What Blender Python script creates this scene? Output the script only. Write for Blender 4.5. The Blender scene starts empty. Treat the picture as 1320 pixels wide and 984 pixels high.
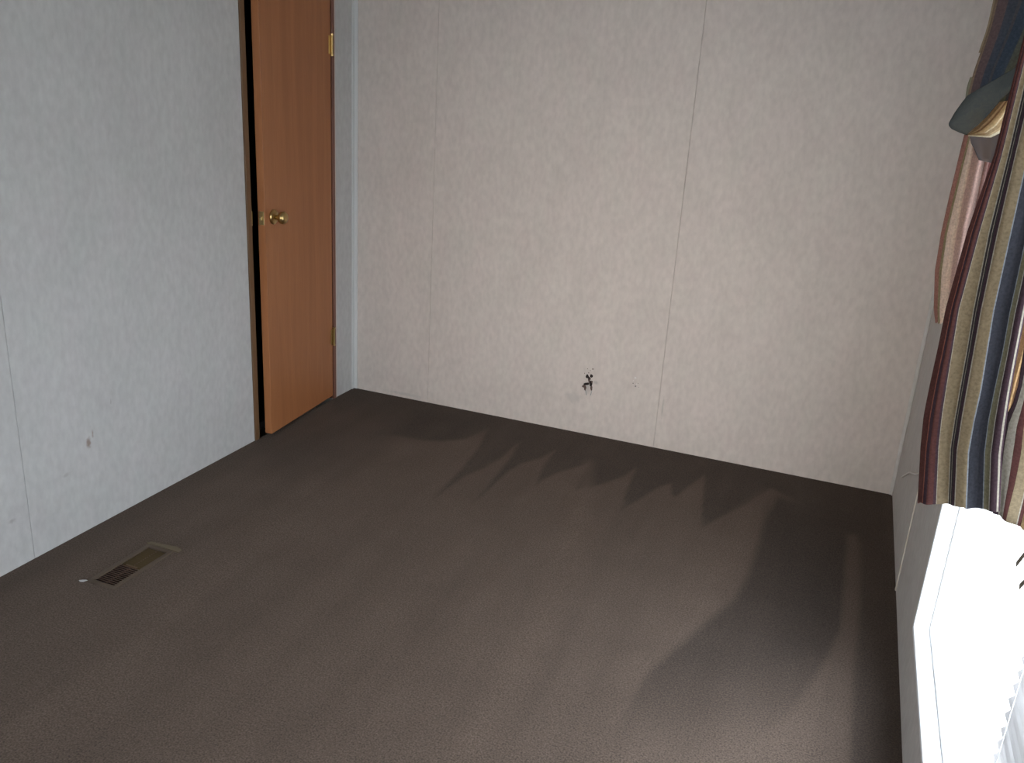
import bpy, bmesh, math, random
import numpy as np
from mathutils import Vector, Matrix

# ------------------------------------------------------------------ camera
SC = bpy.context.scene
COL = SC.collection
F, PITCH, YAW, ROLL = 1130.34, 0.3259, -0.3594, 0.0618
CAM = np.array([2.3009, -3.7713, 1.5545])
_f = np.array([math.sin(YAW)*math.cos(PITCH), math.cos(YAW)*math.cos(PITCH), -math.sin(PITCH)])
_r0 = np.array([math.cos(YAW), -math.sin(YAW), 0.0])
_u0 = np.cross(_r0, _f)
_r = math.cos(ROLL)*_r0 + math.sin(ROLL)*_u0
_u = -math.sin(ROLL)*_r0 + math.cos(ROLL)*_u0
cam = bpy.data.cameras.new('camera')
cam.sensor_width = 36.0
cam.lens = F/1320*36.0
cam.clip_start = 0.02
camo = bpy.data.objects.new('camera', cam)
COL.objects.link(camo)
M = Matrix.Identity(4)
for i in range(3):
    M[i][0] = _r[i]; M[i][1] = _u[i]; M[i][2] = -_f[i]; M[i][3] = CAM[i]
camo.matrix_world = M
SC.camera = camo

# ------------------------------------------------------------------ world, lights, exposure
w = bpy.data.worlds.new('sky')
SC.world = w
w.use_nodes = True
bg = w.node_tree.nodes['Background']
bg.inputs[0].default_value = (0.80, 0.90, 1.0, 1)
bg.inputs[1].default_value = 11.5

def area(name, loc, direction, sx, sy, power, color, portal=False):
    l = bpy.data.lights.new(name, 'AREA')
    l.shape = 'RECTANGLE'; l.size = sx; l.size_y = sy
    l.energy = power; l.color = color
    l.cycles.is_portal = portal
    o = bpy.data.objects.new(name, l)
    COL.objects.link(o)
    o.location = loc
    o.rotation_euler = Vector(direction).to_track_quat('-Z', 'Y').to_euler()
    return o
# daylight through the visible right-hand window, and an added warm lamp behind the camera
area('right_window_portal', (2.80, -2.17, 1.07), (-1, 0, 0), 1.44, 1.70, 1, (1, 1, 1), True)
front = area('front_warm_beam', (1.35, -4.93, 1.32), (0.04, 1, -0.17), 1.1, 1.1, 3.5, (1.0, 0.76, 0.52))  # unseen source, warmed and narrowed to brighten the middle of the back wall
front.data.spread = math.radians(46)
SC.view_settings.view_transform = 'Standard'
SC.view_settings.look = 'None'
SC.view_settings.exposure = 0.0
SC.view_settings.gamma = 1.0
SC.view_settings.use_curve_mapping = False

W, H, YF = 2.64, 2.30, -4.80     # room width, height, front wall

# ------------------------------------------------------------------ helpers
def ray(px, py):
    d = _f + _r*(px-660)/F - _u*(py-492)/F
    return d
def on_plane(px, py, p0, n):
    """where a sight line meets a real plane (p0, n)"""
    d = ray(px, py); n = np.array(n, float); p0 = np.array(p0, float)
    return CAM + d*(((p0-CAM)@n)/(d@n))

def mat(name, color, rough=0.7, metal=0.0, spec=0.3):
    m = bpy.data.materials.new(name); m.use_nodes = True
    b = m.node_tree.nodes['Principled BSDF']
    b.inputs['Base Color'].default_value = (*color, 1)
    b.inputs['Roughness'].default_value = rough
    b.inputs['Metallic'].default_value = metal
    b.inputs['Specular IOR Level'].default_value = spec
    return m
def N(m, t, **kw):
    n = m.node_tree.nodes.new(t)
    for k, v in kw.items(): setattr(n, k, v)
    return n
def L(m, a, b): m.node_tree.links.new(a, b)
def bsdf(m): return m.node_tree.nodes['Principled BSDF']

def link(name, me, m, parent=None):
    o = bpy.data.objects.new(name, me); COL.objects.link(o)
    if m is not None and not me.materials: me.materials.append(m)
    if parent is not None: o.parent = parent
    return o
def empty(name, loc=(0, 0, 0)):
    o = bpy.data.objects.new(name, None); COL.objects.link(o); o.location = loc
    o.empty_display_size = 0.05
    return o
def tag(o, label=None, cat=None, group=None, kind=None):
    if label: o['label'] = label
    if cat: o['category'] = cat
    if group: o['group'] = group
    if kind: o['kind'] = kind
    return o
def bm_box(bm, a, b, bevel=0.0, seg=1):
    a = Vector(a); b = Vector(b)
    r = bmesh.ops.create_cube(bm, size=1.0)
    vs = r['verts']
    for v in vs:
        v.co = Vector([(a[i]+b[i])/2 + v.co[i]*(b[i]-a[i]) for i in range(3)])
    if bevel > 0:
        es = list({e for v in vs for e in v.link_edges})
        bmesh.ops.bevel(bm, geom=es, offset=bevel, segments=seg, affect='EDGES', profile=0.5)
def bm_cyl(bm, p0, p1, r0, r1=None, seg=20):
    p0 = Vector(p0); p1 = Vector(p1); r1 = r0 if r1 is None else r1
    d = p1-p0
    q = d.to_track_quat('Z', 'Y').to_matrix().to_4x4()
    bmesh.ops.create_cone(bm, cap_ends=True, segments=seg, radius1=r0, radius2=r1, depth=d.length,
                          matrix=Matrix.Translation((p0+p1)/2) @ q)
def lathe(bm, prof, base, axis, seg=24):
    """prof: list of (radius, distance along axis)"""
    base = Vector(base); q = Vector(axis).to_track_quat('Z', 'Y').to_matrix()
    rings = []
    for r, t in prof:
        rings.append([bm.verts.new(base + q @ Vector((r*math.cos(2*math.pi*k/seg), r*math.sin(2*math.pi*k/seg), t))) for k in range(seg)])
    for a, b in zip(rings, rings[1:]):
        for k in range(seg):
            bm.faces.new((a[k], a[(k+1) % seg], b[(k+1) % seg], b[k]))
    bm.faces.new(rings[0][::-1]); bm.faces.new(rings[-1])
def done(name, bm, m, parent=None, smooth=False):
    me = bpy.data.meshes.new(name)
    bmesh.ops.recalc_face_normals(bm, faces=bm.faces)
    bm.to_mesh(me); bm.free()
    if smooth:
        for p in me.polygons: p.use_smooth = True
    o = link(name, me, m, parent)
    return o
def box(name, a, b, m, parent=None, bevel=0.0):
    bm = bmesh.new(); bm_box(bm, a, b, bevel); return done(name, bm, m, parent)

# ------------------------------------------------------------------ materials
def wallpaper(name, base, seed):
    m = mat(name, base, 0.72, 0, 0.25)
    tc = N(m, 'ShaderNodeTexCoord')
    mp = N(m, 'ShaderNodeMapping'); mp.inputs['Scale'].default_value = (1, 1, 0.55)
    mp.inputs['Location'].default_value = (seed, seed*2, seed*3)
    L(m, tc.outputs['Object'], mp.inputs[0])
    n1 = N(m, 'ShaderNodeTexNoise'); n1.inputs['Scale'].default_value = 48; n1.inputs['Detail'].default_value = 5
    n2 = N(m, 'ShaderNodeTexNoise'); n2.inputs['Scale'].default_value = 7; n2.inputs['Detail'].default_value = 4
    n3 = N(m, 'ShaderNodeTexNoise'); n3.inputs['Scale'].default_value = 12; n3.inputs['Detail'].default_value = 2
    for n in (n1, n2, n3): L(m, mp.outputs[0], n.inputs['Vector'])
    r1 = N(m, 'ShaderNodeMapRange'); r1.inputs[1].default_value = .3; r1.inputs[2].default_value = .7
    r1.inputs[3].default_value = .925; r1.inputs[4].default_value = 1.06
    L(m, n1.outputs[0], r1.inputs[0])
    r2 = N(m, 'ShaderNodeMapRange'); r2.inputs[1].default_value = .3; r2.inputs[2].default_value = .7
    r2.inputs[3].default_value = .965; r2.inputs[4].default_value = 1.03
    L(m, n2.outputs[0], r2.inputs[0])
    mu = N(m, 'ShaderNodeMath', operation='MULTIPLY'); L(m, r1.outputs[0], mu.inputs[0]); L(m, r2.outputs[0], mu.inputs[1])
    cm = N(m, 'ShaderNodeMix', data_type='RGBA')
    cm.inputs[6].default_value = (base[0]*1.02, base[1]*.985, base[2]*1.0, 1)
    cm.inputs[7].default_value = (base[0]*.975, base[1]*1.01, base[2]*.99, 1)
    L(m, n3.outputs[0], cm.inputs[0])
    vm = N(m, 'ShaderNodeVectorMath', operation='SCALE'); L(m, cm.outputs[2], vm.inputs[0]); L(m, mu.outputs[0], vm.inputs['Scale'])
    L(m, vm.outputs[0], bsdf(m).inputs['Base Color'])
    bp = N(m, 'ShaderNodeBump'); bp.inputs['Strength'].default_value = .25; bp.inputs['Distance'].default_value = .002
    L(m, n1.outputs[0], bp.inputs['Height']); L(m, bp.outputs[0], bsdf(m).inputs['Normal'])
    return m
def add_marks(m, marks):
    """dirt with a place of its own: (centre, radii, colour, strength)"""
    nt = m.node_tree
    src = bsdf(m).inputs['Base Color'].links[0].from_socket
    g = N(m, 'ShaderNodeNewGeometry')
    for c, rad, col, st in marks:
        s = N(m, 'ShaderNodeVectorMath', operation='SUBTRACT'); L(m, g.outputs['Position'], s.inputs[0]); s.inputs[1].default_value = c
        d = N(m, 'ShaderNodeVectorMath', operation='DIVIDE'); L(m, s.outputs[0], d.inputs[0]); d.inputs[1].default_value = rad
        nn = N(m, 'ShaderNodeTexNoise'); nn.inputs['Scale'].default_value = 70; L(m, g.outputs['Position'], nn.inputs['Vector'])
        l = N(m, 'ShaderNodeVectorMath', operation='LENGTH'); L(m, d.outputs[0], l.inputs[0])
        a = N(m, 'ShaderNodeMath', operation='ADD'); L(m, l.outputs['Value'], a.inputs[0]); L(m, nn.outputs[0], a.inputs[1])
        r = N(m, 'ShaderNodeMapRange', interpolation_type='SMOOTHSTEP'); r.inputs[1].default_value = .7; r.inputs[2].default_value = 1.5
        r.inputs[3].default_value = st; r.inputs[4].default_value = 0; L(m, a.outputs[0], r.inputs[0])
        x = N(m, 'ShaderNodeMix', data_type='RGBA'); L(m, r.outputs[0], x.inputs[0]); L(m, src, x.inputs[6]); x.inputs[7].default_value = (*col, 1)
        src = x.outputs[2]
    L(m, src, bsdf(m).inputs['Base Color'])

m_wall_back = wallpaper('vinyl_wall_back', (.60, .535, .490), 1.3)
m_wall_left = wallpaper('vinyl_wall_left', (.515, .500, .485), 4.1)
m_wall_right = wallpaper('vinyl_wall_right', (.58, .55, .525), 7.7)
m_core = mat('gypsum_core', (.50, .49, .47), .9)
m_ceil = mat('ceiling_white', (.52, .51, .49), .9)
m_white = mat('white_paint', (.62, .62, .60), .5)
m_frame_w = mat('white_vinyl_frame', (.80, .80, .80), .4)
m_black = mat('closet_shade', (.03, .027, .025), .9)  # near-black colour paints the unlit closet interior and door stop
m_rod = mat('dark_rod', (.05, .04, .035), .35, .8)

def wood(name, c1, c2, scale=18):
    m = mat(name, c1, .42, 0, .35)
    tc = N(m, 'ShaderNodeTexCoord'); mp = N(m, 'ShaderNodeMapping'); mp.inputs['Scale'].default_value = (1, 1, .06)
    L(m, tc.outputs['Object'], mp.inputs[0])
    n = N(m, 'ShaderNodeTexNoise'); n.inputs['Scale'].default_value = scale; n.inputs['Detail'].default_value = 6; n.inputs['Distortion'].default_value = .6
    L(m, mp.outputs[0], n.inputs['Vector'])
    n2 = N(m, 'ShaderNodeTexNoise'); n2.inputs['Scale'].default_value = scale*9; n2.inputs['Detail'].default_value = 3
    L(m, mp.outputs[0], n2.inputs['Vector'])
    ad = N(m, 'ShaderNodeMath', operation='MULTIPLY_ADD'); L(m, n2.outputs[0], ad.inputs[0]); ad.inputs[1].default_value = .4; L(m, n.outputs[0], ad.inputs[2])
    cr = N(m, 'ShaderNodeValToRGB'); cr.color_ramp.elements[0].position = .5; cr.color_ramp.elements[1].position = .9
    cr.color_ramp.elements[0].color = (*c1, 1); cr.color_ramp.elements[1].color = (*c2, 1)
    L(m, ad.outputs[0], cr.inputs[0]); L(m, cr.outputs[0], bsdf(m).inputs['Base Color'])
    bp = N(m, 'ShaderNodeBump'); bp.inputs['Strength'].default_value = .12; bp.inputs['Distance'].default_value = .001
    L(m, n2.outputs[0], bp.inputs['Height']); L(m, bp.outputs[0], bsdf(m).inputs['Normal'])
    return m
m_door = wood('oak_door_skin', (.32, .120, .045), (.395, .158, .062))
m_jamb = wood('brown_jamb', (.125, .068, .032), (.165, .09, .044))
m_jamb2 = wood('reddish_jamb', (.15, .062, .042), (.20, .085, .055))
m_brass = mat('polished_brass', (.50, .35, .15), .28, 1.0)
m_brass_old = mat('aged_brass', (.45, .33, .15), .35, 1.0)
m_reg = mat('brown_register_paint', (.135, .085, .048), .42, .35)
m_reg_dark = mat('register_louvre_dark', (.115, .070, .052), .45, .2)
m_reg_ol = mat('register_louvre_olive', (.085, .056, .024), .42, .35)
m_hole_shade = mat('hole_shade', (.018, .012, .011), .9)  # near-black paints the shade inside the wall hole and the duct
m_torn = mat('torn_brown_paper', (.10, .065, .055), .9)

# carpet: pile with vacuum strokes held in the 'nap' attribute of the floor mesh
m_carpet = mat('brown_cut_pile_carpet', (.1, .08, .07), .95, 0, .08)
at = N(m_carpet, 'ShaderNodeAttribute'); at.attribute_name = 'nap'
tc = N(m_carpet, 'ShaderNodeTexCoord')
nA = N(m_carpet, 'ShaderNodeTexNoise'); nA.inputs['Scale'].default_value = 210; nA.inputs['Detail'].default_value = 3
nB = N(m_carpet, 'ShaderNodeTexNoise'); nB.inputs['Scale'].default_value = 6; nB.inputs['Detail'].default_value = 4
mpC = N(m_carpet, 'ShaderNodeMapping'); mpC.inputs['Rotation'].default_value = (0, 0, math.radians(4)); mpC.inputs['Scale'].default_value = (9, .9, 1)
nC = N(m_carpet, 'ShaderNodeTexNoise'); nC.inputs['Scale'].default_value = 1.0; nC.inputs['Detail'].default_value = 3
L(m_carpet, tc.outputs['Object'], nA.inputs['Vector']); L(m_carpet, tc.outputs['Object'], nB.inputs['Vector'])
L(m_carpet, tc.outputs['Object'], mpC.inputs[0]); L(m_carpet, mpC.outputs[0], nC.inputs['Vector'])
def mr(src, a, b, c, d):
    r = N(m_carpet, 'ShaderNodeMapRange'); L(m_carpet, src, r.inputs[0])
    for i, v in enumerate((a, b, c, d)): r.inputs[i+1].default_value = v
    return r.outputs[0]
def mul(a, b):
    r = N(m_carpet, 'ShaderNodeMath', operation='MULTIPLY'); L(m_carpet, a, r.inputs[0]); L(m_carpet, b, r.inputs[1]); return r.outputs[0]
val = mul(mul(mr(nA.outputs[0], .3, .7, .58, 1.42), mr(nB.outputs[0], .3, .7, .95, 1.05)), mr(nC.outputs[0], .3, .7, .93, 1.07))
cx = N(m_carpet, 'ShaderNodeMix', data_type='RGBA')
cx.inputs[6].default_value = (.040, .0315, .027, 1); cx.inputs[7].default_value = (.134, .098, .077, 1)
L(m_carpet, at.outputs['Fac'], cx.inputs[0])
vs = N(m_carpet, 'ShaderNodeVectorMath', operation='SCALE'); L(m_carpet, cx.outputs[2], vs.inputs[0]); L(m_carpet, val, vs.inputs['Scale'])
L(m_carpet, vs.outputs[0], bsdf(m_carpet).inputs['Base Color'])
bp = N(m_carpet, 'ShaderNodeBump'); bp.inputs['Strength'].default_value = .6; bp.inputs['Distance'].default_value = .004
L(m_carpet, nA.outputs[0], bp.inputs['Height']); L(m_carpet, bp.outputs[0], bsdf(m_carpet).inputs['Normal'])
bsdf(m_carpet).inputs['Sheen Weight'].default_value = .06
bsdf(m_carpet).inputs['Sheen Roughness'].default_value = .5
bsdf(m_carpet).inputs['Sheen Tint'].default_value = (.9, .75, .62, 1)

# ------------------------------------------------------------------ floor
VENT = (0.262, 0.348, -1.985, -1.745)     # x0, x1, y0, y1
def seg_sd(PX, PY, poly):
    """signed distance to polygon, + inside"""
    P = np.array(poly, float); n = len(P)
    d = np.full(PX.shape, 1e9); inside = np.zeros(PX.shape, bool)
    for i in range(n):
        a = P[i]; b = P[(i+1) % n]; e = b-a
        t = np.clip(((PX-a[0])*e[0]+(PY-a[1])*e[1])/(e@e), 0, 1)
        d = np.minimum(d, np.hypot(PX-a[0]-t*e[0], PY-a[1]-t*e[1]))
        c = ((a[1] > PY) != (b[1] > PY))
        xi = a[0]+(PY-a[1])*(e[0])/(e[1] if e[1] != 0 else 1e-9)
        inside ^= c & (PX < xi)
    return np.where(inside, d, -d)
def soft(s, w): return np.clip(.5+s/(2*w), 0, 1)
def build_floor():
    st = 0.0125
    xs = np.arange(0, W+1e-6, st); xs[-1] = W
    ys = np.arange(YF, 0+1e-6, st); ys[-1] = 0
    X, Y = np.meshgrid(xs, ys)
    nx, ny = len(xs), len(ys)
    rng = np.random.default_rng(3)
    Z = np.zeros(X.shape)
    # tracks are surveyed on the floor by their sight lines
    D = np.stack([X-CAM[0], Y-CAM[1], -CAM[2]+0*X], -1)
    zc = D@_f; ok = zc > .15; zc = np.where(ok, zc, 1)
    PX = np.where(ok, 660+F*(D@_r)/zc, -1e4); PY = np.where(ok, 492-F*(D@_u)/zc, 1e4)
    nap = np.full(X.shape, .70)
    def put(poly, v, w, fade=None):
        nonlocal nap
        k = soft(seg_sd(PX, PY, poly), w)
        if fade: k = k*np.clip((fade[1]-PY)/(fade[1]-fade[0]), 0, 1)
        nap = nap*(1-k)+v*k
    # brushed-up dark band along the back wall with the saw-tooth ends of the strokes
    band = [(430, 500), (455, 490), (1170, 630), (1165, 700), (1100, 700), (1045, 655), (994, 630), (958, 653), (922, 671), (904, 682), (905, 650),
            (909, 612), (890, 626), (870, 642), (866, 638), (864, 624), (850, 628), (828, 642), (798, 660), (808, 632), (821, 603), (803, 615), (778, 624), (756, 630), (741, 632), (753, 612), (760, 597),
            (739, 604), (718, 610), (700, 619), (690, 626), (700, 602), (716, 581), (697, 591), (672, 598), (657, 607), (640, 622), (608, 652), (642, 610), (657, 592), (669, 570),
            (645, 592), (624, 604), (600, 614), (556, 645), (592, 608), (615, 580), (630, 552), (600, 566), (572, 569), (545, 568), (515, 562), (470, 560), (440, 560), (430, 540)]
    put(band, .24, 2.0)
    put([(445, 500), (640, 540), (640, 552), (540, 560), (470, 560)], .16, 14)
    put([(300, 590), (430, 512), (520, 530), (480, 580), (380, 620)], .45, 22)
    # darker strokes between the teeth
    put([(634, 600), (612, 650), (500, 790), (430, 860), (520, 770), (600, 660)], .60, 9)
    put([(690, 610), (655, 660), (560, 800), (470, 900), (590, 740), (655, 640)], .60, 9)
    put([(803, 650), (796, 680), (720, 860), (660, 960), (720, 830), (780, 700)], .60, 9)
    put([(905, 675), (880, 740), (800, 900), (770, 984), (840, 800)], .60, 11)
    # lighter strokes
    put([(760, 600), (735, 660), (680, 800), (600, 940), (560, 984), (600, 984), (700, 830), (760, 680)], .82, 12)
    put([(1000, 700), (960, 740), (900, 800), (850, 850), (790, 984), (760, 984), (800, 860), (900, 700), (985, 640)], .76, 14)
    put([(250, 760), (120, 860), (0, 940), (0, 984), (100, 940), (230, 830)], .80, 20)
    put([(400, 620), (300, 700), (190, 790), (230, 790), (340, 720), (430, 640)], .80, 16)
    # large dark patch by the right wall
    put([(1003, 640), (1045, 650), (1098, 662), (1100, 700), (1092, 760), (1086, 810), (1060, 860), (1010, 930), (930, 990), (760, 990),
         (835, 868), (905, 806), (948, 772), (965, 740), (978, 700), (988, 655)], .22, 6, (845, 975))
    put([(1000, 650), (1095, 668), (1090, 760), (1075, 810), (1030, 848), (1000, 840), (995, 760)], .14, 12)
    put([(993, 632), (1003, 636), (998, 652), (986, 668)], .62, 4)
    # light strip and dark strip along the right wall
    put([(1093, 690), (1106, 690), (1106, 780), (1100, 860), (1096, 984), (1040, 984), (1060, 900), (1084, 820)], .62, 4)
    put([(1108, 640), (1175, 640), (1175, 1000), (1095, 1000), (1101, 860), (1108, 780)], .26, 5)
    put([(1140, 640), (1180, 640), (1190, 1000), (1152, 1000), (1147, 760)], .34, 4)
    # thin darker edge along the left wall
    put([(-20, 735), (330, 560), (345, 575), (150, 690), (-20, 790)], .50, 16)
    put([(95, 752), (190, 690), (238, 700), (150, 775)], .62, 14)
    # pile rises a little where it is brushed up
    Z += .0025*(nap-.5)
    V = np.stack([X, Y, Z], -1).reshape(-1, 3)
    x0, x1, y0, y1 = VENT
    faces = []
    for j in range(ny-1):
        yc = (ys[j]+ys[j+1])/2
        for i in range(nx-1):
            xc = (xs[i]+xs[i+1])/2
            if x0 < xc < x1 and y0 < yc < y1: continue      # duct opening under the register
            a = j*nx+i
            faces.append((a, a+1, a+nx+1, a+nx))
    me = bpy.data.meshes.new('floor')
    me.from_pydata(V.tolist(), [], faces)
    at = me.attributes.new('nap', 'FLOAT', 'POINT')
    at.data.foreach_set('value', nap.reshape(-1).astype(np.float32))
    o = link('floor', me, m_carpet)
    tag(o, kind='structure')
    return o
floor = build_floor()
# subfloor slab that also closes the closet and the duct
sub = box('subfloor', (-.9, YF-.15, -.30), (W+.12, .15, -.16), m_core); sub.parent = floor

# ------------------------------------------------------------------ walls with their panels
JT = .004    # panel thickness
def panel(name, a, b, m, parent):
    return box(name, a, b, m, parent, bevel=.0014)
# back wall
add_marks(m_wall_back, [
    ((1.2635, 0, .232), (.035, .05, .045), (.27, .26, .255), .35),
    ((1.20, 0, .17), (.06, .05, .035), (.36, .35, .33), .30),
    ((1.30, 0, .262), (.020, .05, .012), (.25, .24, .23), .4),
    ((1.625, 0, .20), (.006, .05, .07), (.33, .32, .28), .45),
    ((.30, 0, .02), (.14, .05, .012), (.40, .39, .37), .4)])
wb = box('wall_back', (-.12, JT, -.16), (W+.12, .12, H), m_core); tag(wb, kind='structure')
for a, b in ((0.0, .4316), (.4323, 1.6040), (1.6048, W)):
    panel('wall_panel', (a, 0, -.02), (b, JT, H), m_wall_back, wb)
# left wall (doorway between y=-.80 and y=-.185)
add_marks(m_wall_left, [
    ((0, -1.71, .315), (.05, .014, .028), (.25, .17, .13), .8),
    ((0, -1.69, .34), (.05, .006, .02), (.25, .17, .13), .6),
    ((0, -1.815, .236), (.05, .020, .010), (.36, .33, .31), .5),
    ((0, -2.03, .165), (.05, .022, .010), (.30, .26, .24), .55),
    ((0, -1.60, .43), (.05, .006, .016), (.3, .26, .24), .4)])
DY0, DY1, DZ = -.826, -.176, 1.985
wl = empty('wall_left', (0, -1.9, 0)); tag(wl, kind='structure')
def child_w(o, par):
    o.parent = par; o.matrix_parent_inverse = par.matrix_basis.inverted(); return o
bm = bmesh.new()
bm_box(bm, (-.12, YF-.12, -.16), (-JT, DY0, H)); bm_box(bm, (-.12, DY1, -.16), (-JT, .12, H)); bm_box(bm, (-.12, DY0, DZ), (-JT, DY1, H))
child_w(done('wall_core', bm, m_core), wl)
for a, b in ((YF, -3.1412), (-3.1400, -1.9677), (-1.9667, DY0), (DY1, 0)):
    child_w(panel('wall_panel', (-JT, a, -.02), (0, b, H), m_wall_left, None), wl)
child_w(panel('wall_panel', (-JT, DY0, DZ), (0, DY1, H), m_wall_left, None), wl)
# right wall with the window opening
WY0, WY1, WZ0, WZ1 = -2.90, -1.447, .230, 1.92
wr = empty('wall_right', (W, -1.9, 0)); tag(wr, kind='structure')
bm = bmesh.new()
for a, b in (((YF-.12, -.16), (WY0, H)), ((WY1, -.16), (.12, H)), ((WY0, -.16), (WY1, WZ0)), ((WY0, WZ1), (WY1, H))):
    bm_box(bm, (W+JT, a[0], a[1]), (W+.12, b[0], b[1]))
child_w(done('wall_core', bm, m_core), wr)
S6 = -.8314
for a, b, z0, z1 in ((YF, -3.2, -.02, H), (-3.1985, WY0, -.02, H), (WY1, S6-.0015, -.02, H), (S6, 0, -.02, H),
                     (WY0+.0015, -1.98, -.02, WZ0), (-1.9785, WY1-.0015, -.02, WZ0), (WY0+.0015, WY1-.0015, WZ1, H)):
    child_w(panel('wall_panel', (W, a, z0), (W+JT, b, z1), m_wall_right, None), wr)
# pale strip paints the light caught by the panel edge at the joint
m_seam_light = mat('cream_seam_highlight', (.66, .61, .53), .45)
o = box('seam_highlight', (W-.0035, S6-.006, .0), (W+.001, S6+.004, H), m_seam_light, None, .001); child_w(o, wr)
# front wall behind the camera, with its window opening
FX0, FX1, FZ0, FZ1 = .78, 1.92, .74, 1.96
wf = empty('wall_front', (1.3, YF, 0)); tag(wf, kind='structure')
bm = bmesh.new()
for x0, x1, z0, z1 in ((-.12, FX0, -.16, H), (FX1, W+.12, -.16, H), (FX0, FX1, -.16, FZ0), (FX0, FX1, FZ1, H)):
    bm_box(bm, (x0, YF-.12, z0), (x1, YF, z1))
child_w(done('wall_core', bm, m_wall_right), wf)
tag(box('ceiling', (-.12, YF-.12, H), (W+.12, .12, H+.10), m_ceil), kind='structure')
# corner moulding at the back left corner
bm = bmesh.new()
bm_box(bm, (0, -.024, 0), (.006, -.0005, H), .002, 2); bm_box(bm, (.0005, -.007, 0), (.022, -.0005, H), .002, 2)
tag(done('trim_1', bm, mat('corner_trim', (.60, .60, .59), .45)), kind='structure')
bm = bmesh.new()
bm_box(bm, (W-.014, -.005, 0), (W-.0005, -.0005, H), .0015); bm_box(bm, (W-.005, -.014, 0), (W-.0005, -.0005, H), .0015)
tag(done('trim_2', bm, m_wall_right), kind='structure')

# ------------------------------------------------------------------ closet behind the door
cl = empty('wall_closet', (-.5, -.5, 0)); tag(cl, kind='structure')
bm = bmesh.new()
bm_box(bm, (-.80, -1.45, -.16), (-.76, .12, H)); bm_box(bm, (-.80, -1.49, -.16), (-.12, -1.45, H)); bm_box(bm, (-.80, .10, -.16), (-.12, .14, H))
bm_box(bm, (-.80, -1.49, H-.1), (-.12, .14, H)); bm_box(bm, (-.80, -1.49, -.04), (-.12, .14, -.005))
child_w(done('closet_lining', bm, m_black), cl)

# ------------------------------------------------------------------ door
door = empty('door_1', (0, (DY0+DY1)/2, 0)); tag(door, kind='structure')
def dchild(o): return child_w(o, door)
# frame: free-side jamb with casing edge, hinge-side jamb, head, stop
bm = bmesh.new(); bm_box(bm, (-.12, DY0, 0), (.006, DY0+.028, DZ), .0015)
dchild(done('door_jamb', bm, m_jamb))
bm = bmesh.new(); bm_box(bm, (-.12, DY1-.020, 0), (.006, DY1, DZ), .0015)
o = dchild(done('door_jamb', bm, m_jamb2))
bm = bmesh.new(); bm_box(bm, (-.12, DY0, DZ-.022), (.006, DY1, DZ), .0015)
dchild(done('door_head', bm, m_jamb))
bm = bmesh.new(); bm_box(bm, (-.075, DY0+.028, 0), (-.045, DY0+.040, DZ-.022), .001); bm_box(bm, (-.075, DY1-.032, 0), (-.045, DY1-.020, DZ-.022), .001)
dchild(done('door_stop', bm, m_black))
# pale edge strip beside the hinge-side jamb
dchild(box('edge_strip', (0, DY1, 0), (.0045, DY1+.007, DZ), mat('peach_edge', (.62, .52, .44), .5), None, .001))
# leaf, ajar about five degrees, hinged on the corner side
HY = -.204
ang = math.radians(4.4)
T = Matrix.Translation((.004, HY, 0)) @ Matrix.Rotation(ang, 4, 'Z')
LW, LT = .565, .034
bm = bmesh.new(); bm_box(bm, (-LT, -LW, .020), (0, -.002, DZ-.028), .0018, 2); bm.transform(T)
leaf = dchild(done('door_leaf', bm, m_door)); leaf['label'] = 'flat oak-look door leaf standing slightly ajar'
def on_leaf(name, bm, m, smooth=False):
    bm.transform(T); o = done(name, bm, m, None, smooth); o.parent = leaf
    o.matrix_parent_inverse = leaf.matrix_basis.inverted(); return o
KY, KZ = -LW+.062, .975
bm = bmesh.new(); lathe(bm, [(.031, 0), (.031, .004), (.026, .009), (.014, .011)], (0, KY, KZ), (1, 0, 0), 32)
on_leaf('rosette', bm, m_brass, True)
bm = bmesh.new(); lathe(bm, [(.010, .008), (.010, .022), (.012, .027), (.022, .033), (.0265, .042), (.0265, .050), (.021, .058), (.012, .062), (.004, .063)], (0, KY, KZ), (1, 0, 0), 32)
on_leaf('door_knob', bm, m_brass, True)
bm = bmesh.new(); bm_box(bm, (-LT/2-.012, -LW-.0012, KZ-.028), (-LT/2+.012, -LW+.001, KZ+.028), .0005); bm_box(bm, (-LT/2-.006, -LW-.011, KZ-.008), (-LT/2+.006, -LW, KZ+.008), .001)
on_leaf('latch', bm, m_brass_old)
for z in (.33, 1.675):
    bm = bmesh.new(); bm_cyl(bm, (.007, .001, z-.040), (.007, .001, z+.040), .0058, seg=16)
    for k in (-.043, .043): bm_cyl(bm, (.007, .001, z+k-.003), (.007, .001, z+k+.003), .0072, seg=12)
    bm_box(bm, (.0, -.020, z-.038), (.0022, .0, z+.038), .0004)
    on_leaf('hinge', bm, m_brass_old if z < 1.5 else m_brass)
bm = bmesh.new(); bm_box(bm, (-.035, DY0+.0272, KZ-.03), (.0068, DY0+.0290, KZ+.03), .0004)
dchild(done('strike_plate', bm, m_brass_old))

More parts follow.
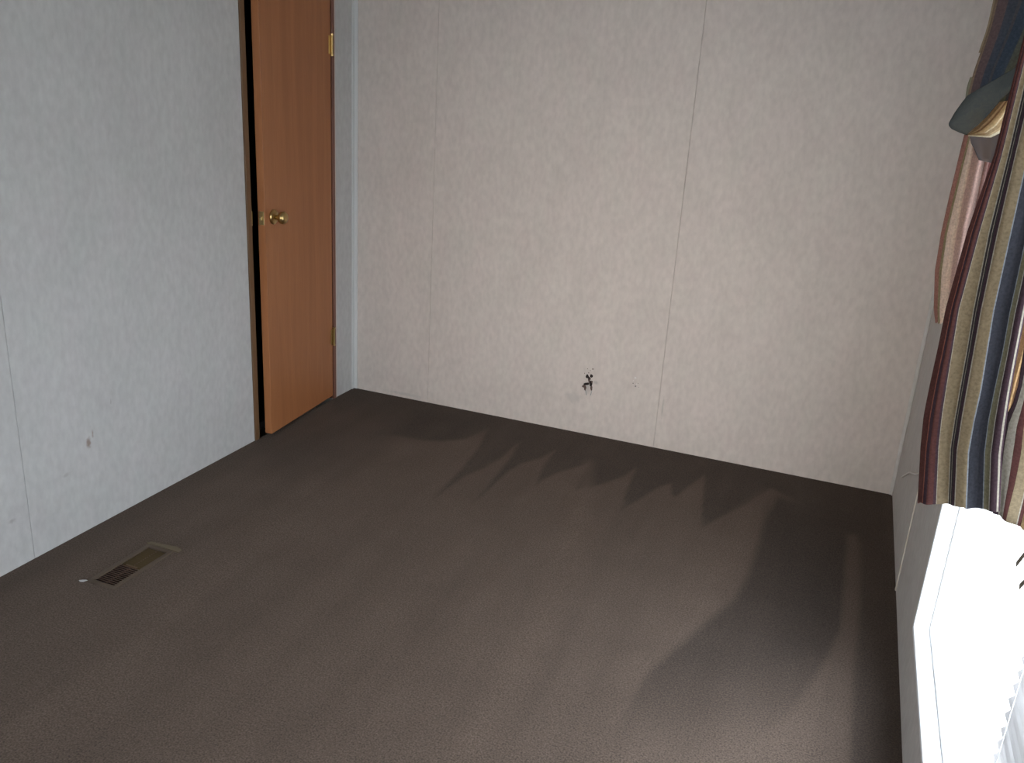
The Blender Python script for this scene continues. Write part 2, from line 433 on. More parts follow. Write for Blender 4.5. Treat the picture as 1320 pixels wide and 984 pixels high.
# ------------------------------------------------------------------ right window
win = empty('window_1', (W+.05, (WY0+WY1)/2, WZ0)); tag(win, kind='structure')
def wchild(o): return child_w(o, win)
bm = bmesh.new()
e = .0015
bm_box(bm, (W-.010, WY1-.004, WZ0-.012), (W+.030, WY1+.012, WZ1+.012), .002)
bm_box(bm, (W-.010, WY0-.012, WZ0-.012), (W+.030, WY0+.004, WZ1+.012), .002)
bm_box(bm, (W-.010, WY0, WZ0-.012), (W+.030, WY1, WZ0+.004), .002)
bm_box(bm, (W-.010, WY0, WZ1-.004), (W+.030, WY1, WZ1+.012), .002)
wchild(done('window_casing', bm, m_frame_w))
def bar(name, y0, y1, z0, z1, x0=W+.030, x1=W+.050):
    return wchild(box(name, (x0, y0, z0), (x1, y1, z1), m_frame_w, None, .002))
bar('window_frame', WY1-.012, WY1, WZ0, WZ1); bar('window_frame', WY0, WY0+.012, WZ0, WZ1)
bar('window_frame', WY0+.012, WY1-.012, WZ0, WZ0+.012); bar('window_frame', WY0+.012, WY1-.012, WZ1-.012, WZ1)
bar('meeting_rail', WY0+.012, WY1-.012, 1.06, 1.10)
m_glass = bpy.data.materials.new('window_glass'); m_glass.use_nodes = True
nt = m_glass.node_tree; nt.nodes.clear()
out = nt.nodes.new('ShaderNodeOutputMaterial'); mx = nt.nodes.new('ShaderNodeMixShader'); tr = nt.nodes.new('ShaderNodeBsdfTransparent'); gl = nt.nodes.new('ShaderNodeBsdfGlossy')
gl.inputs['Roughness'].default_value = .02; mx.inputs[0].default_value = .06
nt.links.new(tr.outputs[0], mx.inputs[1]); nt.links.new(gl.outputs[0], mx.inputs[2]); nt.links.new(mx.outputs[0], out.inputs[0])
for z0, z1 in ((WZ0+.012, 1.06), (1.10, WZ1-.012)):
    wchild(box('pane', (W+.038, WY0+.012, z0), (W+.042, WY1-.012, z1), m_glass, None))
# front window (behind the camera)
win2 = empty('window_2', (1.35, YF, FZ0)); tag(win2, kind='structure')
bm = bmesh.new()
for x0, x1, z0, z1 in ((FX0-.03, FX0+.01, FZ0-.03, FZ1+.03), (FX1-.01, FX1+.03, FZ0-.03, FZ1+.03), (FX0, FX1, FZ0-.03, FZ0+.01), (FX0, FX1, FZ1-.01, FZ1+.03)):
    bm_box(bm, (x0, YF-.06, z0), (x1, YF+.012, z1), .002)
child_w(done('window_casing', bm, m_frame_w), win2)
# ground outside
m_gr = mat('pale_gravel', (.55, .54, .52), .95)
ng = N(m_gr, 'ShaderNodeTexNoise'); ng.inputs['Scale'].default_value = 30
crg = N(m_gr, 'ShaderNodeValToRGB'); crg.color_ramp.elements[0].color = (.45, .44, .42, 1); crg.color_ramp.elements[1].color = (.65, .64, .62, 1)
L(m_gr, ng.outputs[0], crg.inputs[0]); L(m_gr, crg.outputs[0], bsdf(m_gr).inputs['Base Color'])
tag(box('ground_outside', (W+.13, -16, -.62), (18, 12, -.52), m_gr), kind='structure')

# ------------------------------------------------------------------ floor register
x0, x1, y0, y1 = VENT
reg = empty('floor_register', ((x0+x1)/2, (y0+y1)/2, .001))
tag(reg, 'brown metal floor register set in the carpet beside the left wall', 'vent')
def rchild(o): return child_w(o, reg)
fr = .012
bm = bmesh.new()
for a, b in (((x0-fr, y0-fr), (x0+.004, y1+fr)), ((x1-.004, y0-fr), (x1+fr, y1+fr)), ((x0, y0-fr), (x1, y0+.004)), ((x0, y1-.004), (x1, y1+fr))):
    bm_box(bm, (a[0], a[1], -.003), (b[0], b[1], .0035), .0015)
rchild(done('register_frame', bm, mat('register_frame_paint', (.105, .075, .052), .6, .1)))
bm = bmesh.new()
bm_box(bm, (x0, y0, -.14), (x0+.001, y1, -.004)); bm_box(bm, (x1-.001, y0, -.14), (x1, y1, -.004)); bm_box(bm, (x0, y0, -.14), (x1, y0+.001, -.004)); bm_box(bm, (x0, y1-.001, -.14), (x1, y1, -.004)); bm_box(bm, (x0, y0, -.15), (x1, y1, -.14))
rchild(done('duct_box', bm, m_hole_shade))
nsl = 24; step = (y1-y0-.012)/nsl
me_s = {}
def slat_mesh(key, m):
    if key not in me_s:
        bm = bmesh.new(); bm_box(bm, (-(x1-x0)/2+.004, -.0009, -.0045), ((x1-x0)/2-.004, .0009, .0045), .0003)
        me = bpy.data.meshes.new('louvre'); bm.to_mesh(me); bm.free(); me.materials.append(m); me_s[key] = me
    return me_s[key]
for i in range(nsl):
    y = y0+.006+step*(i+.5)
    near = i < nsl//2
    o = link('louvre', slat_mesh('n' if near else 'f', m_reg_dark if near else m_reg_ol), None)
    o.location = ((x0+x1)/2, y, -.0035); o.rotation_euler = (math.radians(62 if near else -40), 0, 0)
    bpy.context.view_layer.update()
    rchild(o)
bm = bmesh.new(); bm_box(bm, ((x0+x1)/2-.0012, y0+.003, -.0055), ((x0+x1)/2+.0012, y1-.003, -.002)); rchild(done('centre_bar', bm, m_reg_dark))
bm = bmesh.new(); bm_box(bm, (x0+.02, (y0+y1)/2-.003, -.004), (x1-.02, (y0+y1)/2+.003, .001), .0008); rchild(done('damper_lever', bm, m_reg))
# tan carpet backing showing at the far end, and a white paper scrap at the near end
bm = bmesh.new(); rr = random.Random(2)
pts = [(x0-.02, y1+.012), (x0+.03, y1+.016), (x1+.03, y1+.012), (x1+.028, y1+.030), (x1+.0, y1+.038), (x0+.04, y1+.030), (x0-.01, y1+.026)]
top = [bm.verts.new((p[0], p[1], .0045+rr.uniform(-.0005, .001))) for p in pts]; bot = [bm.verts.new((p[0], p[1], .000)) for p in pts]
bm.faces.new(top); bm.faces.new(bot[::-1])
for i in range(len(pts)): bm.faces.new((top[i], top[(i+1) % 7], bot[(i+1) % 7], bot[i]))
o = done('carpet_backing', bm, mat('tan_backing', (.140, .108, .070), .9)); rchild(o); o['label'] = 'tan cut edge of carpet at the far end of the register'
bm = bmesh.new()
pp = [(-.012, 0), (-.004, .006), (.006, .005), (.014, -.001), (.003, -.005), (-.007, -.005)]
top = [bm.verts.new((p[0], p[1], .0035+abs(p[0])*.25)) for p in pp]; bot = [bm.verts.new((p[0], p[1], .0022+abs(p[0])*.22)) for p in pp]
bm.faces.new(top); bm.faces.new(bot[::-1])
for i in range(6): bm.faces.new((top[i], top[(i+1) % 6], bot[(i+1) % 6], bot[i]))
o = done('paper_scrap', bm, mat('white_scrap', (.45, .43, .42), .8)); o.location = (.243, -2.003, 0); o.rotation_euler = (0, 0, .5)
tag(o, 'tiny whitish paper scrap on the carpet at the near end of the register', 'scrap')

# ------------------------------------------------------------------ holes in the back wall
def wall_px(px, py, d=0.0):
    return on_plane(px, py, (0, -d, 0), (0, 1, 0))
def blob(bm, pts, d0=.0005, d1=.0022, jit=.0):
    vs0 = [bm.verts.new(Vector(wall_px(x, y, d1))) for x, y in pts]; vs1 = [bm.verts.new(Vector(wall_px(x, y, d0-.004))) for x, y in pts]
    bm.faces.new(vs0); bm.faces.new(vs1[::-1])
    n = len(pts)
    for i in range(n): bm.faces.new((vs0[i], vs0[(i+1) % n], vs1[(i+1) % n], vs1[i]))
def z8(l): return [(700+a/7.333, 450+b/7.333) for a, b in l]
hole = empty('wall_hole', tuple(wall_px(758, 492)))
tag(hole, 'small ragged dark hole torn low in the back wall where an outlet was', 'hole')
bm = bmesh.new()
def ell(x, y, a, b, n=11, k=1): return [(x+a*math.cos(t)*(1+.18*math.sin(3*t+k)), y+b*math.sin(t)*(1+.15*math.cos(4*t+k))) for t in np.linspace(0, 2*math.pi, n)[:-1]]
for q, e_ in enumerate(((418, 259, 15, 19), (457, 256, 15, 16), (436, 284, 13, 22), (452, 328, 15, 30), (420, 330, 18, 13), (402, 332, 18, 13))):
    blob(bm, z8(ell(*e_, k=q)), d1=.0006+.0001*q)
child_w(done('cavity', bm, m_hole_shade), hole)
bm = bmesh.new()
for q, e_ in enumerate(((384, 352, 16, 13), (397, 368, 11, 26), (457, 372, 10, 24), (436, 298, 8, 22), (462, 312, 8, 12))):
    blob(bm, z8(ell(*e_, k=q*2)), d1=.0020+.0002*q)
child_w(done('torn_paper', bm, m_torn), hole)
bm = bmesh.new()
for cx_, cy_, r_ in ((471, 190, 7), (421, 188, 4), (447, 204, 4), (392, 230, 4), (432, 226, 5)):
    blob(bm, z8([(cx_+r_*math.cos(t)*.8, cy_+r_*math.sin(t)*1.3) for t in np.linspace(0, 2*math.pi, 7)[:-1]]), d1=.0008)
child_w(done('screw_hole', bm, m_torn), hole)
m_grey = mat('grey_dust_streak', (.30, .32, .30), .9)
bm = bmesh.new()
for l in ([(398, 392), (406, 388), (412, 420), (414, 438), (406, 436), (402, 412)], [(458, 396), (464, 392), (458, 420), (452, 440), (444, 438), (452, 415)]):
    blob(bm, z8(l), d1=.0008)
child_w(done('dust_streak', bm, m_grey), hole)
h2 = empty('nail_holes', tuple(wall_px(818, 494)))
tag(h2, 'cluster of tiny patched nail holes to the right of the ragged hole', 'hole')
bm = bmesh.new()
for cx_, cy_, r_ in ((874, 353, 8), (851, 325, 6), (900, 326, 4), (905, 362, 3)):
    blob(bm, z8([(cx_+r_*math.cos(t), cy_+r_*math.sin(t)) for t in np.linspace(0, 2*math.pi, 7)[:-1]]), d1=.0008)
child_w(done('nail_hole', bm, mat('nail_hole_grey', (.22, .20, .19), .9)), h2)
bm = bmesh.new()
for cx_, cy_, r_ in ((873, 274, 10), (855, 300, 5), (885, 332, 5)):
    blob(bm, z8([(cx_+r_*math.cos(t), cy_+r_*math.sin(t)*.7) for t in np.linspace(0, 2*math.pi, 7)[:-1]]), d1=.0015)
child_w(done('filler_spot', bm, mat('white_filler', (.72, .70, .68), .7)), h2)

# ------------------------------------------------------------------ string on the right wall
def tube_curve(name, pts, r, m):
    cu = bpy.data.curves.new(name, 'CURVE'); cu.dimensions = '3D'; cu.bevel_depth = r; cu.bevel_resolution = 2; cu.resolution_u = 6
    sp = cu.splines.new('NURBS'); sp.points.add(len(pts)-1); sp.order_u = 3; sp.use_endpoint_u = True
    for p, q in zip(sp.points, pts): p.co = (*q, 1)
    t = bpy.data.objects.new(name, cu); COL.objects.link(t)
    me = bpy.data.meshes.new_from_object(t); bpy.data.objects.remove(t); me.materials.clear()
    return link(name, me, m)
pl = (W-.004, 0, 0)
pts = [on_plane(x, y, pl, (1, 0, 0)) for x, y in ((1163, 615), (1168, 612), (1172, 609), (1177, 611), (1182, 612), (1188, 609))]
o = tube_curve('string', [tuple(p) for p in pts], .0032, mat('white_string', (.8, .78, .74), .6))
tag(o, 'short white string stuck to the right wall beside the curtain hem', 'string')

# ------------------------------------------------------------------ curtain cloth
TAN = (.36, .275, .17); CREAM = (.55, .49, .40); NAVY = (.066, .066, .082); PLUM = (.085, .050, .062); BURG = (.135, .052, .045); DARK = (.07, .06, .06)
OLIVE = (.27, .24, .15); RED = (.42, .16, .11); LBLUE = (.35, .38, .42); WHITE = (.62, .58, .52)
STR = [(0, BURG), (7.0, RED), (8.6, PLUM), (13, BURG), (21, PLUM), (24, CREAM), (25.2, TAN), (38, CREAM), (39, DARK), (42, CREAM), (43, DARK), (45, PLUM), (49, CREAM), (50.2, TAN),
       (63, LBLUE), (64.5, NAVY), (84, LBLUE), (85.2, OLIVE), (93, WHITE), (95, PLUM), (103, CREAM), (105, PLUM), (110, CREAM), (117, BURG), (124, TAN), (136, CREAM), (137, BURG), (150, NAVY), (165, TAN)]
SPAN = 175.0
def fabric(name, stripes, span, trans=.35, dim=1.0):
    m = mat(name, (.3, .25, .2), .85, 0, .1)
    uv = N(m, 'ShaderNodeUVMap'); sx = N(m, 'ShaderNodeSeparateXYZ'); L(m, uv.outputs[0], sx.inputs[0])
    cr = N(m, 'ShaderNodeValToRGB'); cr.color_ramp.interpolation = 'CONSTANT'
    el = cr.color_ramp.elements
    el[0].position = 0; el[0].color = (*[c*dim for c in stripes[0][1]], 1)
    el[1].position = stripes[1][0]/span; el[1].color = (*[c*dim for c in stripes[1][1]], 1)
    for p, c in stripes[2:]:
        x = el.new(min(p/span, 1)); x.color = (*[k*dim for k in c], 1)
    L(m, sx.outputs[0], cr.inputs[0])
    # woven thread texture
    wv = N(m, 'ShaderNodeTexWave'); wv.inputs['Scale'].default_value = 130; wv.bands_direction = 'Z'; wv.inputs['Distortion'].default_value = 2
    g = N(m, 'ShaderNodeTexCoord'); L(m, g.outputs['Object'], wv.inputs['Vector'])
    nz = N(m, 'ShaderNodeTexNoise'); nz.inputs['Scale'].default_value = 240; L(m, g.outputs['Object'], nz.inputs['Vector'])
    rg = N(m, 'ShaderNodeMapRange'); rg.inputs[1].default_value = .3; rg.inputs[2].default_value = .7; rg.inputs[3].default_value = .82; rg.inputs[4].default_value = 1.15; L(m, nz.outputs[0], rg.inputs[0])
    sc = N(m, 'ShaderNodeVectorMath', operation='SCALE'); L(m, cr.outputs[0], sc.inputs[0]); L(m, rg.outputs[0], sc.inputs['Scale'])
    L(m, sc.outputs[0], bsdf(m).inputs['Base Color'])
    bp = N(m, 'ShaderNodeBump'); bp.inputs['Strength'].default_value = .2; bp.inputs['Distance'].default_value = .0008; L(m, wv.outputs[0], bp.inputs['Height']); L(m, bp.outputs[0], bsdf(m).inputs['Normal'])
    t = N(m, 'ShaderNodeBsdfTranslucent'); L(m, sc.outputs[0], t.inputs[0])
    mx = N(m, 'ShaderNodeMixShader'); mx.inputs[0].default_value = trans
    o = [n for n in m.node_tree.nodes if n.type == 'OUTPUT_MATERIAL'][0]
    L(m, bsdf(m).outputs[0], mx.inputs[1]); L(m, t.outputs[0], mx.inputs[2]); L(m, mx.outputs[0], o.inputs[0])
    return m
m_cloth = fabric('striped_curtain_cloth', STR, SPAN, .22, .55)
STR2 = [(0, (.30, .17, .14)), (6, OLIVE), (10, (.62, .50, .42)), (16, (.72, .62, .54)), (20, (.60, .48, .44)), (44, (.30, .18, .16)), (50, BURG), (60, PLUM)]  # pale stripes and light line paint backlight into this tail
m_cloth2 = fabric('backlit_curtain_cloth', STR2, 70.0, .6)
STR3 = [(0, (.30, .22, .15)), (.14, (.60, .48, .33)), (.22, (.30, .20, .13)), (.30, (.58, .46, .30)), (.52, (.80, .72, .58)), (.60, (.50, .40, .28)), (.78, (.70, .60, .44)), (.9, (.85, .80, .70))]  # bright gold tones and pale end band paint the backlit glow
m_gold = fabric('backlit_gold_cloth', STR3, 1.0, .6)
m_fold2 = fabric('striped_curtain_cloth_shaded', STR, SPAN, .05, .42)  # dimmer copy of the curtain cloth, shade painted into the farther fold
m_drop = fabric('dark_striped_scarf', [(0, (.16, .11, .075)), (.05, (.075, .05, .05)), (.22, (.034, .040, .052)), (.38, (.05, .046, .05)), (.44, (.030, .040, .056)), (.66, (.05, .056, .05)), (.8, (.028, .034, .05))], 1.0, .03)
m_swag = mat('dark_green_lining', (.040, .050, .050), .9, 0, .08)
nz = N(m_swag, 'ShaderNodeTexNoise'); nz.inputs['Scale'].default_value = 25
crs = N(m_swag, 'ShaderNodeValToRGB'); crs.color_ramp.elements[0].color = (.042, .048, .056, 1); crs.color_ramp.elements[1].color = (.074, .080, .070, 1)
L(m_swag, nz.outputs[0], crs.inputs[0]); L(m_swag, crs.outputs[0], bsdf(m_swag).inputs['Base Color'])

def interp_rows(rows, nrow):
    """rows: list of (y, [x...]) -> smooth resample"""
    ys = np.array([r[0] for r in rows], float); XS = np.array([r[1] for r in rows], float)
    yy = np.linspace(ys[0], ys[-1], nrow)
    return yy, np.stack([np.interp(yy, ys, XS[:, k]) for k in range(XS.shape[1])], 1)
def cloth(name, rows, us, p0, n, relief, m, span, nrow=60, sub=6, thick=.0016, hem=None, parent=None, lean=None):
    """a hanging sheet: its stripes follow `us`; relief(u, v) pushes folds out along the plane normal; hem(u) lowers the last row"""
    yy, XS = interp_rows(rows, nrow)
    us = np.array(us, float); k = len(us)
    tt = np.linspace(0, k-1, (k-1)*sub+1)
    uu = np.interp(tt, np.arange(k), us)
    nn = np.array(n, float); nn /= np.linalg.norm(nn)
    bm = bmesh.new(); uvl = bm.loops.layers.uv.new('UVMap')
    grid = []
    for j in range(nrow):
        v = j/(nrow-1); row = []
        for i, t in enumerate(tt):
            px = np.interp(t, np.arange(k), XS[j])
            py = yy[j] + (hem(uu[i])*v if hem else 0)
            P = on_plane(px, py, p0, nn) + nn*relief(uu[i], v)
            if lean: P = P + lean(v)
            row.append(bm.verts.new(Vector(P)))
        grid.append(row)
    for j in range(nrow-1):
        for i in range(len(tt)-1):
            f = bm.faces.new((grid[j][i], grid[j][i+1], grid[j+1][i+1], grid[j+1][i])); f.smooth = True
            for l, (a, b) in zip(f.loops, ((i, j), (i+1, j), (i+1, j+1), (i, j+1))):
                l[uvl].uv = (uu[a]/span, 1-b/(nrow-1))
    me = bpy.data.meshes.new(name); bm.to_mesh(me); bm.free()
    o = link(name, me, m, parent)
    md = o.modifiers.new('thickness', 'SOLIDIFY'); md.thickness = thick; md.offset = 0
    return o

# main striped curtain bunched at the far side of the window; its leading fold faces into the room
rows = [(-150, [1369, 1374, 1378, 1384, 1396, 1412, 1434, 1441, 1450]),
        (0,   [1332, 1336, 1340, 1346, 1358, 1374, 1396, 1403, 1412]),
        (100, [1307, 1311, 1315, 1321, 1333, 1349, 1371, 1378, 1387]),
        (200, [1282, 1287, 1291, 1298, 1309, 1325, 1347, 1353, 1364]),
        (300, [1247, 1256, 1262, 1273, 1286, 1303, 1324, 1330, 1343]),
        (400, [1219, 1230, 1235, 1253, 1265, 1281, 1302, 1308, 1322]),
        (450, [1209, 1220, 1227, 1245, 1256, 1273, 1293, 1299, 1312]),
        (500, [1198, 1210, 1219, 1236, 1247, 1265, 1282, 1289, 1303]),
        (540, [1190, 1203, 1213, 1229, 1240, 1256, 1274, 1282, 1297]),
        (580, [1186, 1198, 1209, 1223, 1234, 1249, 1269, 1277, 1292]),
        (652, [1182, 1193, 1206, 1220, 1231, 1246, 1267, 1275, 1289])]
us = [0, 11, 24, 38, 49, 64, 85, 93, 107]
def rel1(u, v):
    a = .25+.75*v
    return -a*(.006*math.sin((u-5)*2*math.pi/42.0) + .0012*math.sin(u*2*math.pi/17+v*3))
curt = empty('striped_curtain', (2.58, -2.0, .85))
tag(curt, 'long striped curtain in tan, navy and burgundy bunched at the window, nearest the camera', 'curtain')
def cchild(o): return child_w(o, curt)
p_main = (2.46, -2.20, 0); n_main = (.38, 1, 0)
cchild(cloth('curtain_fold', rows, us, p_main, n_main, rel1, m_cloth, SPAN, nrow=90, sub=7, hem=lambda u: -2+ (u/107)*9*1.0 - (2 if u < 64 else 0)))
# second fold, a little farther back, with the bright slit of daylit cloth between
rows2 = [(-150, [1440, 1447, 1460, 1475, 1490]), (300, [1356, 1361, 1370, 1382, 1396]), (400, [1334, 1339, 1347, 1358, 1372]), (440, [1322, 1330, 1340, 1352, 1366]), (500, [1313, 1320, 1330, 1343, 1358]),
         (525, [1306, 1313, 1324, 1338, 1354]), (548, [1293, 1304, 1320, 1334, 1350]), (580, [1286, 1298, 1317, 1331, 1346]), (620, [1282, 1294, 1309, 1322, 1338]), (668, [1280, 1290, 1297, 1310, 1332])]
cchild(cloth('curtain_fold', rows2, [107, 111, 124, 137, 160], (2.46, -2.17, 0), (.38, 1, 0), lambda u, v: -.006*math.sin((u-107)/53*2*math.pi)*v, m_fold2, SPAN, nrow=70, sub=7,
             hem=lambda u: -6+(u-107)/53*28))
# the cloth returning from the leading edge to the wall (far side of the bunch)
rows3 = [(-150, [1369, 1372, 1380]), (0, [1332, 1335, 1343]), (100, [1307, 1310, 1318]), (200, [1282, 1285, 1293]), (300, [1247, 1250, 1258]), (400, [1219, 1222, 1230]), (500, [1198, 1201, 1209]), (540, [1190, 1193, 1202]), (650, [1182, 1185, 1194])]
def rel3(u, v): return .004+.10*(1-math.cos(min(u/14, 1)*math.pi))/2
cchild(cloth('curtain_fold', rows3, [0, 4, 14], p_main, n_main, rel3, m_cloth, SPAN, nrow=50, sub=5))

# the rest of the curtain hangs in pleats along the window, down to the same hem
bm = bmesh.new(); uvl = bm.loops.layers.uv.new('UVMap')
g = []
for j in range(24):
    z = 2.045-(2.045-.975)*j/23; row = []
    for i in range(181):
        y = -1.72-.40*i/72 if i <= 72 else -2.36-.59*(i-73)/107
        d = (.040 if y > -2.1 else .026)+.010*math.sin(y*70+.3*math.sin(z*3))
        row.append(bm.verts.new((W-d, y, z+.004*math.sin(y*41))))
    g.append(row)
for j in range(23):
    for i in range(180):
        if i == 72: continue
        f = bm.faces.new((g[j][i], g[j][i+1], g[j+1][i+1], g[j+1][i])); f.smooth = True
        for l, (a, b) in zip(f.loops, ((i, j), (i+1, j), (i+1, j+1), (i, j+1))):
            l[uvl].uv = ((a % 30)/30 if a == i or a % 30 else 1.0, 1-b/23)
me = bpy.data.meshes.new('curtain_fold'); bm.to_mesh(me); bm.free()
o = link('curtain_fold', me, m_gold); md = o.modifiers.new('thickness', 'SOLIDIFY'); md.thickness = .0012; md.offset = 0; cchild(o)  # gold cloth colour paints the daylight glow behind the slit

# curtain tail behind, its daylight glow put into pale colours
cur2 = empty('backlit_curtain', (2.52, -1.65, .95))
tag(cur2, 'striped curtain tail behind the long one, daylight glow painted in pale pink', 'curtain')
rowsB = [(-150, [1322, 1330, 1340, 1352, 1366]), (60, [1270, 1278, 1288, 1300, 1316]), (180, [1240, 1249, 1258, 1271, 1290]), (200, [1235, 1244, 1254, 1268, 1286]), (250, [1223, 1232, 1243, 1258, 1275]), (300, [1212, 1220, 1233, 1247, 1264]),
         (350, [1204, 1213, 1226, 1240, 1256]), (400, [1203, 1211, 1220, 1232, 1246]), (416, [1205, 1212, 1220, 1230, 1243])]
child_w(cloth('curtain_fold', rowsB, [0, 8, 20, 38, 62], (2.49, -1.66, 0), (.30, 1, 0), lambda u, v: .010*math.sin(u/62*4*math.pi+v*2.5)+.003*math.sin(u/4), m_cloth2, 70.0, nrow=60, sub=8,
        hem=lambda u: 1.5*math.sin(u*1.3)), cur2)

# dark scarf valance with a folded-back tail
scarf = empty('scarf_valance', (2.47, -1.65, 1.55))
tag(scarf, 'dark green scarf valance tail folded over a glowing gold striped inside', 'valance')
def patch(name, left, right, p0, n, relief, m, nrow=30, ncol=16, span=1.0, thick=.002, par=None, u0=0, u1=1):
    """sheet between two traced edges lying on a real plane, puffed out by relief"""
    Lp = np.array(left, float); Rp = np.array(right, float)
    def samp(P, t):
        s = np.linspace(0, 1, len(P)); return np.array([np.interp(t, s, P[:, 0]), np.interp(t, s, P[:, 1])])
    nn = np.array(n, float); nn /= np.linalg.norm(nn)
    bm = bmesh.new(); uvl = bm.loops.layers.uv.new('UVMap'); g = []
    for j in range(nrow):
        v = j/(nrow-1); a = samp(Lp, v); b = samp(Rp, v); row = []
        for i in range(ncol):
            u = i/(ncol-1); q = a*(1-u)+b*u
            row.append(bm.verts.new(Vector(on_plane(q[0], q[1], p0, nn)+nn*relief(u, v))))
        g.append(row)
    for j in range(nrow-1):
        for i in range(ncol-1):
            f = bm.faces.new((g[j][i], g[j][i+1], g[j+1][i+1], g[j+1][i])); f.smooth = True
            for l, (a_, b_) in zip(f.loops, ((i, j), (i+1, j), (i+1, j+1), (i, j+1))):
                l[uvl].uv = (u0+(u1-u0)*a_/(ncol-1), 1-b_/(nrow-1))
    me = bpy.data.meshes.new(name); bm.to_mesh(me); bm.free()
    o = link(name, me, m)
    md = o.modifiers.new('thickness', 'SOLIDIFY'); md.thickness = thick; md.offset = 0
    if par is not None: child_w(o, par)
    return o
pS = (2.47, -1.74, 0); nS = (.25, 1, 0)
bulge = lambda a: (lambda u, v: -a*math.sin(math.pi*u))
# upper drop of the scarf
patch('scarf_drop', [(1318, -120), (1300, -60), (1284, 0), (1276, 35), (1267, 62), (1256, 92), (1249, 118), (1246, 140)],
      [(1400, -120), (1385, -60), (1365, 0), (1345, 40), (1330, 70), (1320, 90), (1312, 112), (1308, 128)], pS, nS,
      lambda u, v: -.018*math.sin(math.pi*u)-.006*math.sin(u*9+v*3), m_drop, par=scarf)
# folded-over band that points towards the room
patch('scarf_tail', [(1247, 124), (1240, 134), (1232, 146), (1225, 159), (1225, 162), (1228, 166), (1236, 170), (1246, 174)],
      [(1330, 75), (1326, 84), (1322, 92), (1318, 100), (1313, 108), (1306, 115), (1294, 126), (1276, 146)], (2.47, -1.78, 0), nS,
      lambda u, v: -.014*math.sin(math.pi*v)-.004*math.sin(u*8), m_swag, par=scarf)
patch('scarf_inside', [(1305, 116), (1298, 121), (1290, 129), (1280, 140), (1268, 153), (1256, 165), (1246, 173)],
      [(1306, 118), (1305, 130), (1303, 145), (1299, 158), (1291, 170), (1277, 177), (1248, 175)], (2.47, -1.72, 0), nS,
      lambda u, v: .020*math.sin(math.pi*min(u*1.0, 1)), m_gold, par=scarf)
# thin tan stripe along the outer edge of the drop
patch('scarf_hem', [(1281, 0), (1273, 36), (1262, 68)], [(1286, 0), (1279, 36), (1266, 68)], (2.47, -1.735, 0), nS, bulge(.003), mat('tan_hem', (.22, .16, .10), .9), nrow=8, ncol=5, par=scarf)
patch('scarf_hem', [(1251, 100), (1247, 112), (1245, 126)], [(1257, 98), (1252, 112), (1249, 126)], (2.47, -1.735, 0), nS, bulge(.003), mat('olive_hem', (.16, .15, .10), .9), nrow=8, ncol=5, par=scarf)

# grey sheet painting the shade on the gathered cloth under the tail
patch('gather', [(1250, 175), (1252, 184), (1256, 192), (1262, 206)], [(1296, 168), (1292, 186), (1288, 198), (1284, 212)], (2.48, -1.68, 0), nS, lambda u, v: -.006*math.sin(u*7), mat('gather_shade_grey', (.115, .098, .10), .9), nrow=10, ncol=14, par=cur2)

# curtain rod above the window
rod = empty('curtain_rod', (2.55, -2.2, 2.06))
tag(rod, 'dark curtain rod across the top of the window', 'rod')
bm = bmesh.new(); bm_cyl(bm, (2.545, -3.05, 2.06), (2.545, -1.36, 2.06), .011, seg=16); child_w(done('pole', bm, m_rod, None, True), rod)
for y in (-3.07, -1.34):
    bm = bmesh.new(); bmesh.ops.create_uvsphere(bm, u_segments=16, v_segments=10, radius=.022, matrix=Matrix.Translation((2.545, y, 2.06))); child_w(done('finial', bm, m_rod, None, True), rod)
for y in (-2.98, -1.42):
    bm = bmesh.new(); bm_box(bm, (2.545, y-.008, 2.050), (W-.001, y+.008, 2.070), .002); bm_box(bm, (W-.006, y-.015, 2.02), (W-.0005, y+.015, 2.10), .002); child_w(done('bracket', bm, m_rod), rod)

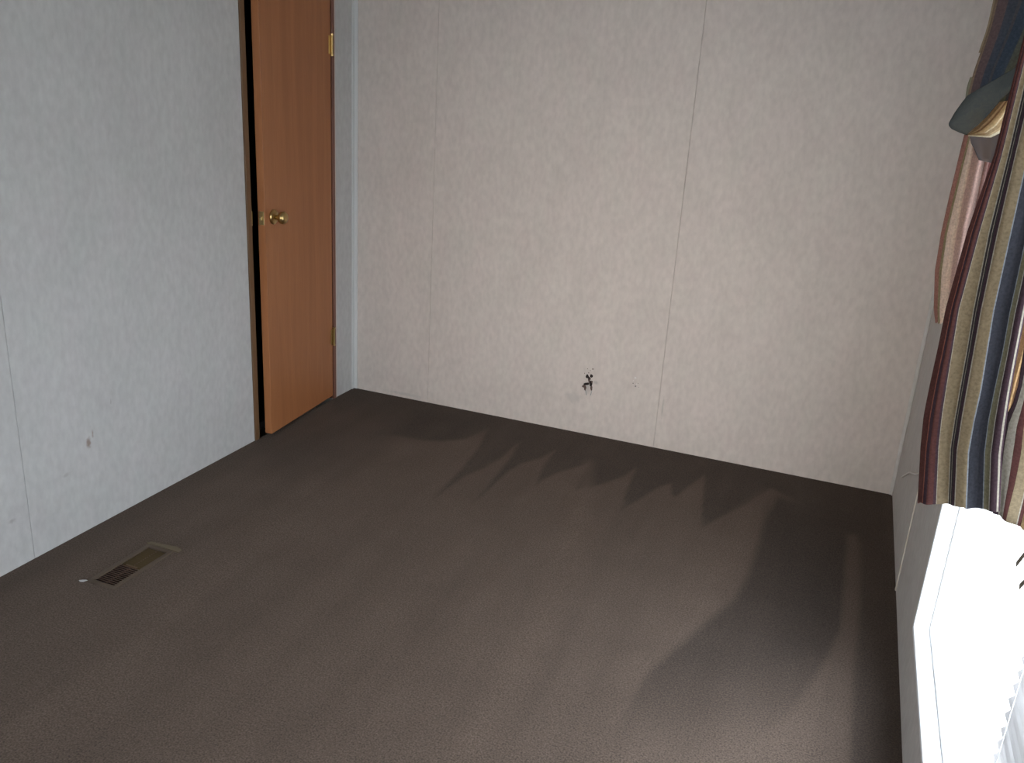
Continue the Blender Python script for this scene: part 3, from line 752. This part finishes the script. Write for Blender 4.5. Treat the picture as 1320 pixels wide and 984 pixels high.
# ------------------------------------------------------------------ mini blind on the near half of the window
blind = empty('mini_blind', (W+.03, -2.62, .3))
tag(blind, 'white slatted mini blind in the near part of the bright window', 'blind')
m_slat = mat('white_vinyl_slat', (.60, .585, .58), .5)
t = N(m_slat, 'ShaderNodeBsdfTranslucent'); t.inputs[0].default_value = (.6, .6, .62, 1)
mx = N(m_slat, 'ShaderNodeMixShader'); mx.inputs[0].default_value = .05
o_ = [n for n in m_slat.node_tree.nodes if n.type == 'OUTPUT_MATERIAL'][0]
L(m_slat, bsdf(m_slat).outputs[0], mx.inputs[1]); L(m_slat, t.outputs[0], mx.inputs[2]); L(m_slat, mx.outputs[0], o_.inputs[0])
bm = bmesh.new(); ys_ = np.linspace(-2.88, -2.385, 8)
secs = []
for y in ys_:
    secs.append([bm.verts.new((math.cos(a)*.0125, y+2.63, math.sin(a)*.0125*.0+.002*(1-(math.cos(a))**2))) for a in np.linspace(0, math.pi, 7)])
for a, b in zip(secs, secs[1:]):
    for i in range(6): bm.faces.new((a[i], a[i+1], b[i+1], b[i]))
mesl = bpy.data.meshes.new('slat'); bmesh.ops.solidify(bm, geom=bm.faces[:], thickness=.0008); bm.to_mesh(mesl); bm.free(); mesl.materials.append(m_slat)
rb = random.Random(4)
zz = .36; pitch = .027
while zz < 1.86:
    o = link('slat', mesl, None)
    o.location = (W+.024, -2.63+rb.uniform(-.004, .004), zz)
    o.rotation_euler = (rb.uniform(-.006, .006), math.radians(-42+rb.uniform(-6, 6)), 0)
    child_w(o, blind); zz += pitch
m_bent = mat('brown_bent_slat', (.20, .17, .13), .6)  # darker brown than the other slats
for (ax, ay), (bx, by) in (((1310, 728), (1334, 698)), ((1314, 757), (1338, 732))):     # two bent slats that stick out
    A = Vector(on_plane(ax, ay, (W+.012, 0, 0), (1, 0, 0))); B = Vector(on_plane(bx, by, (W+.012, 0, 0), (1, 0, 0)))
    bm = bmesh.new(); bm_box(bm, (-.0006, -(B-A).length/2, -.005), (.0006, (B-A).length/2, .005), .0003)
    bm.transform(Matrix.Translation((A+B)/2) @ (B-A).to_track_quat('Y', 'Z').to_matrix().to_4x4())
    o = done('slat', bm, m_bent); o['label'] = 'bent brownish slat sticking out of the blind'; child_w(o, blind)
child_w(box('head_rail', (W+.008, -2.885, 1.87), (W+.040, -2.385, 1.90), m_frame_w, None, .002), blind)
child_w(box('bottom_rail', (W+.012, -2.88, .325), (W+.036, -2.385, .342), m_frame_w, None, .002), blind)
for y in (-2.43, -2.80):
    bm = bmesh.new(); bm_cyl(bm, (W+.0105, y, .33), (W+.0105, y, 1.88), .0009, seg=6); child_w(done('ladder_cord', bm, m_frame_w), blind)
bpy.context.view_layer.update()
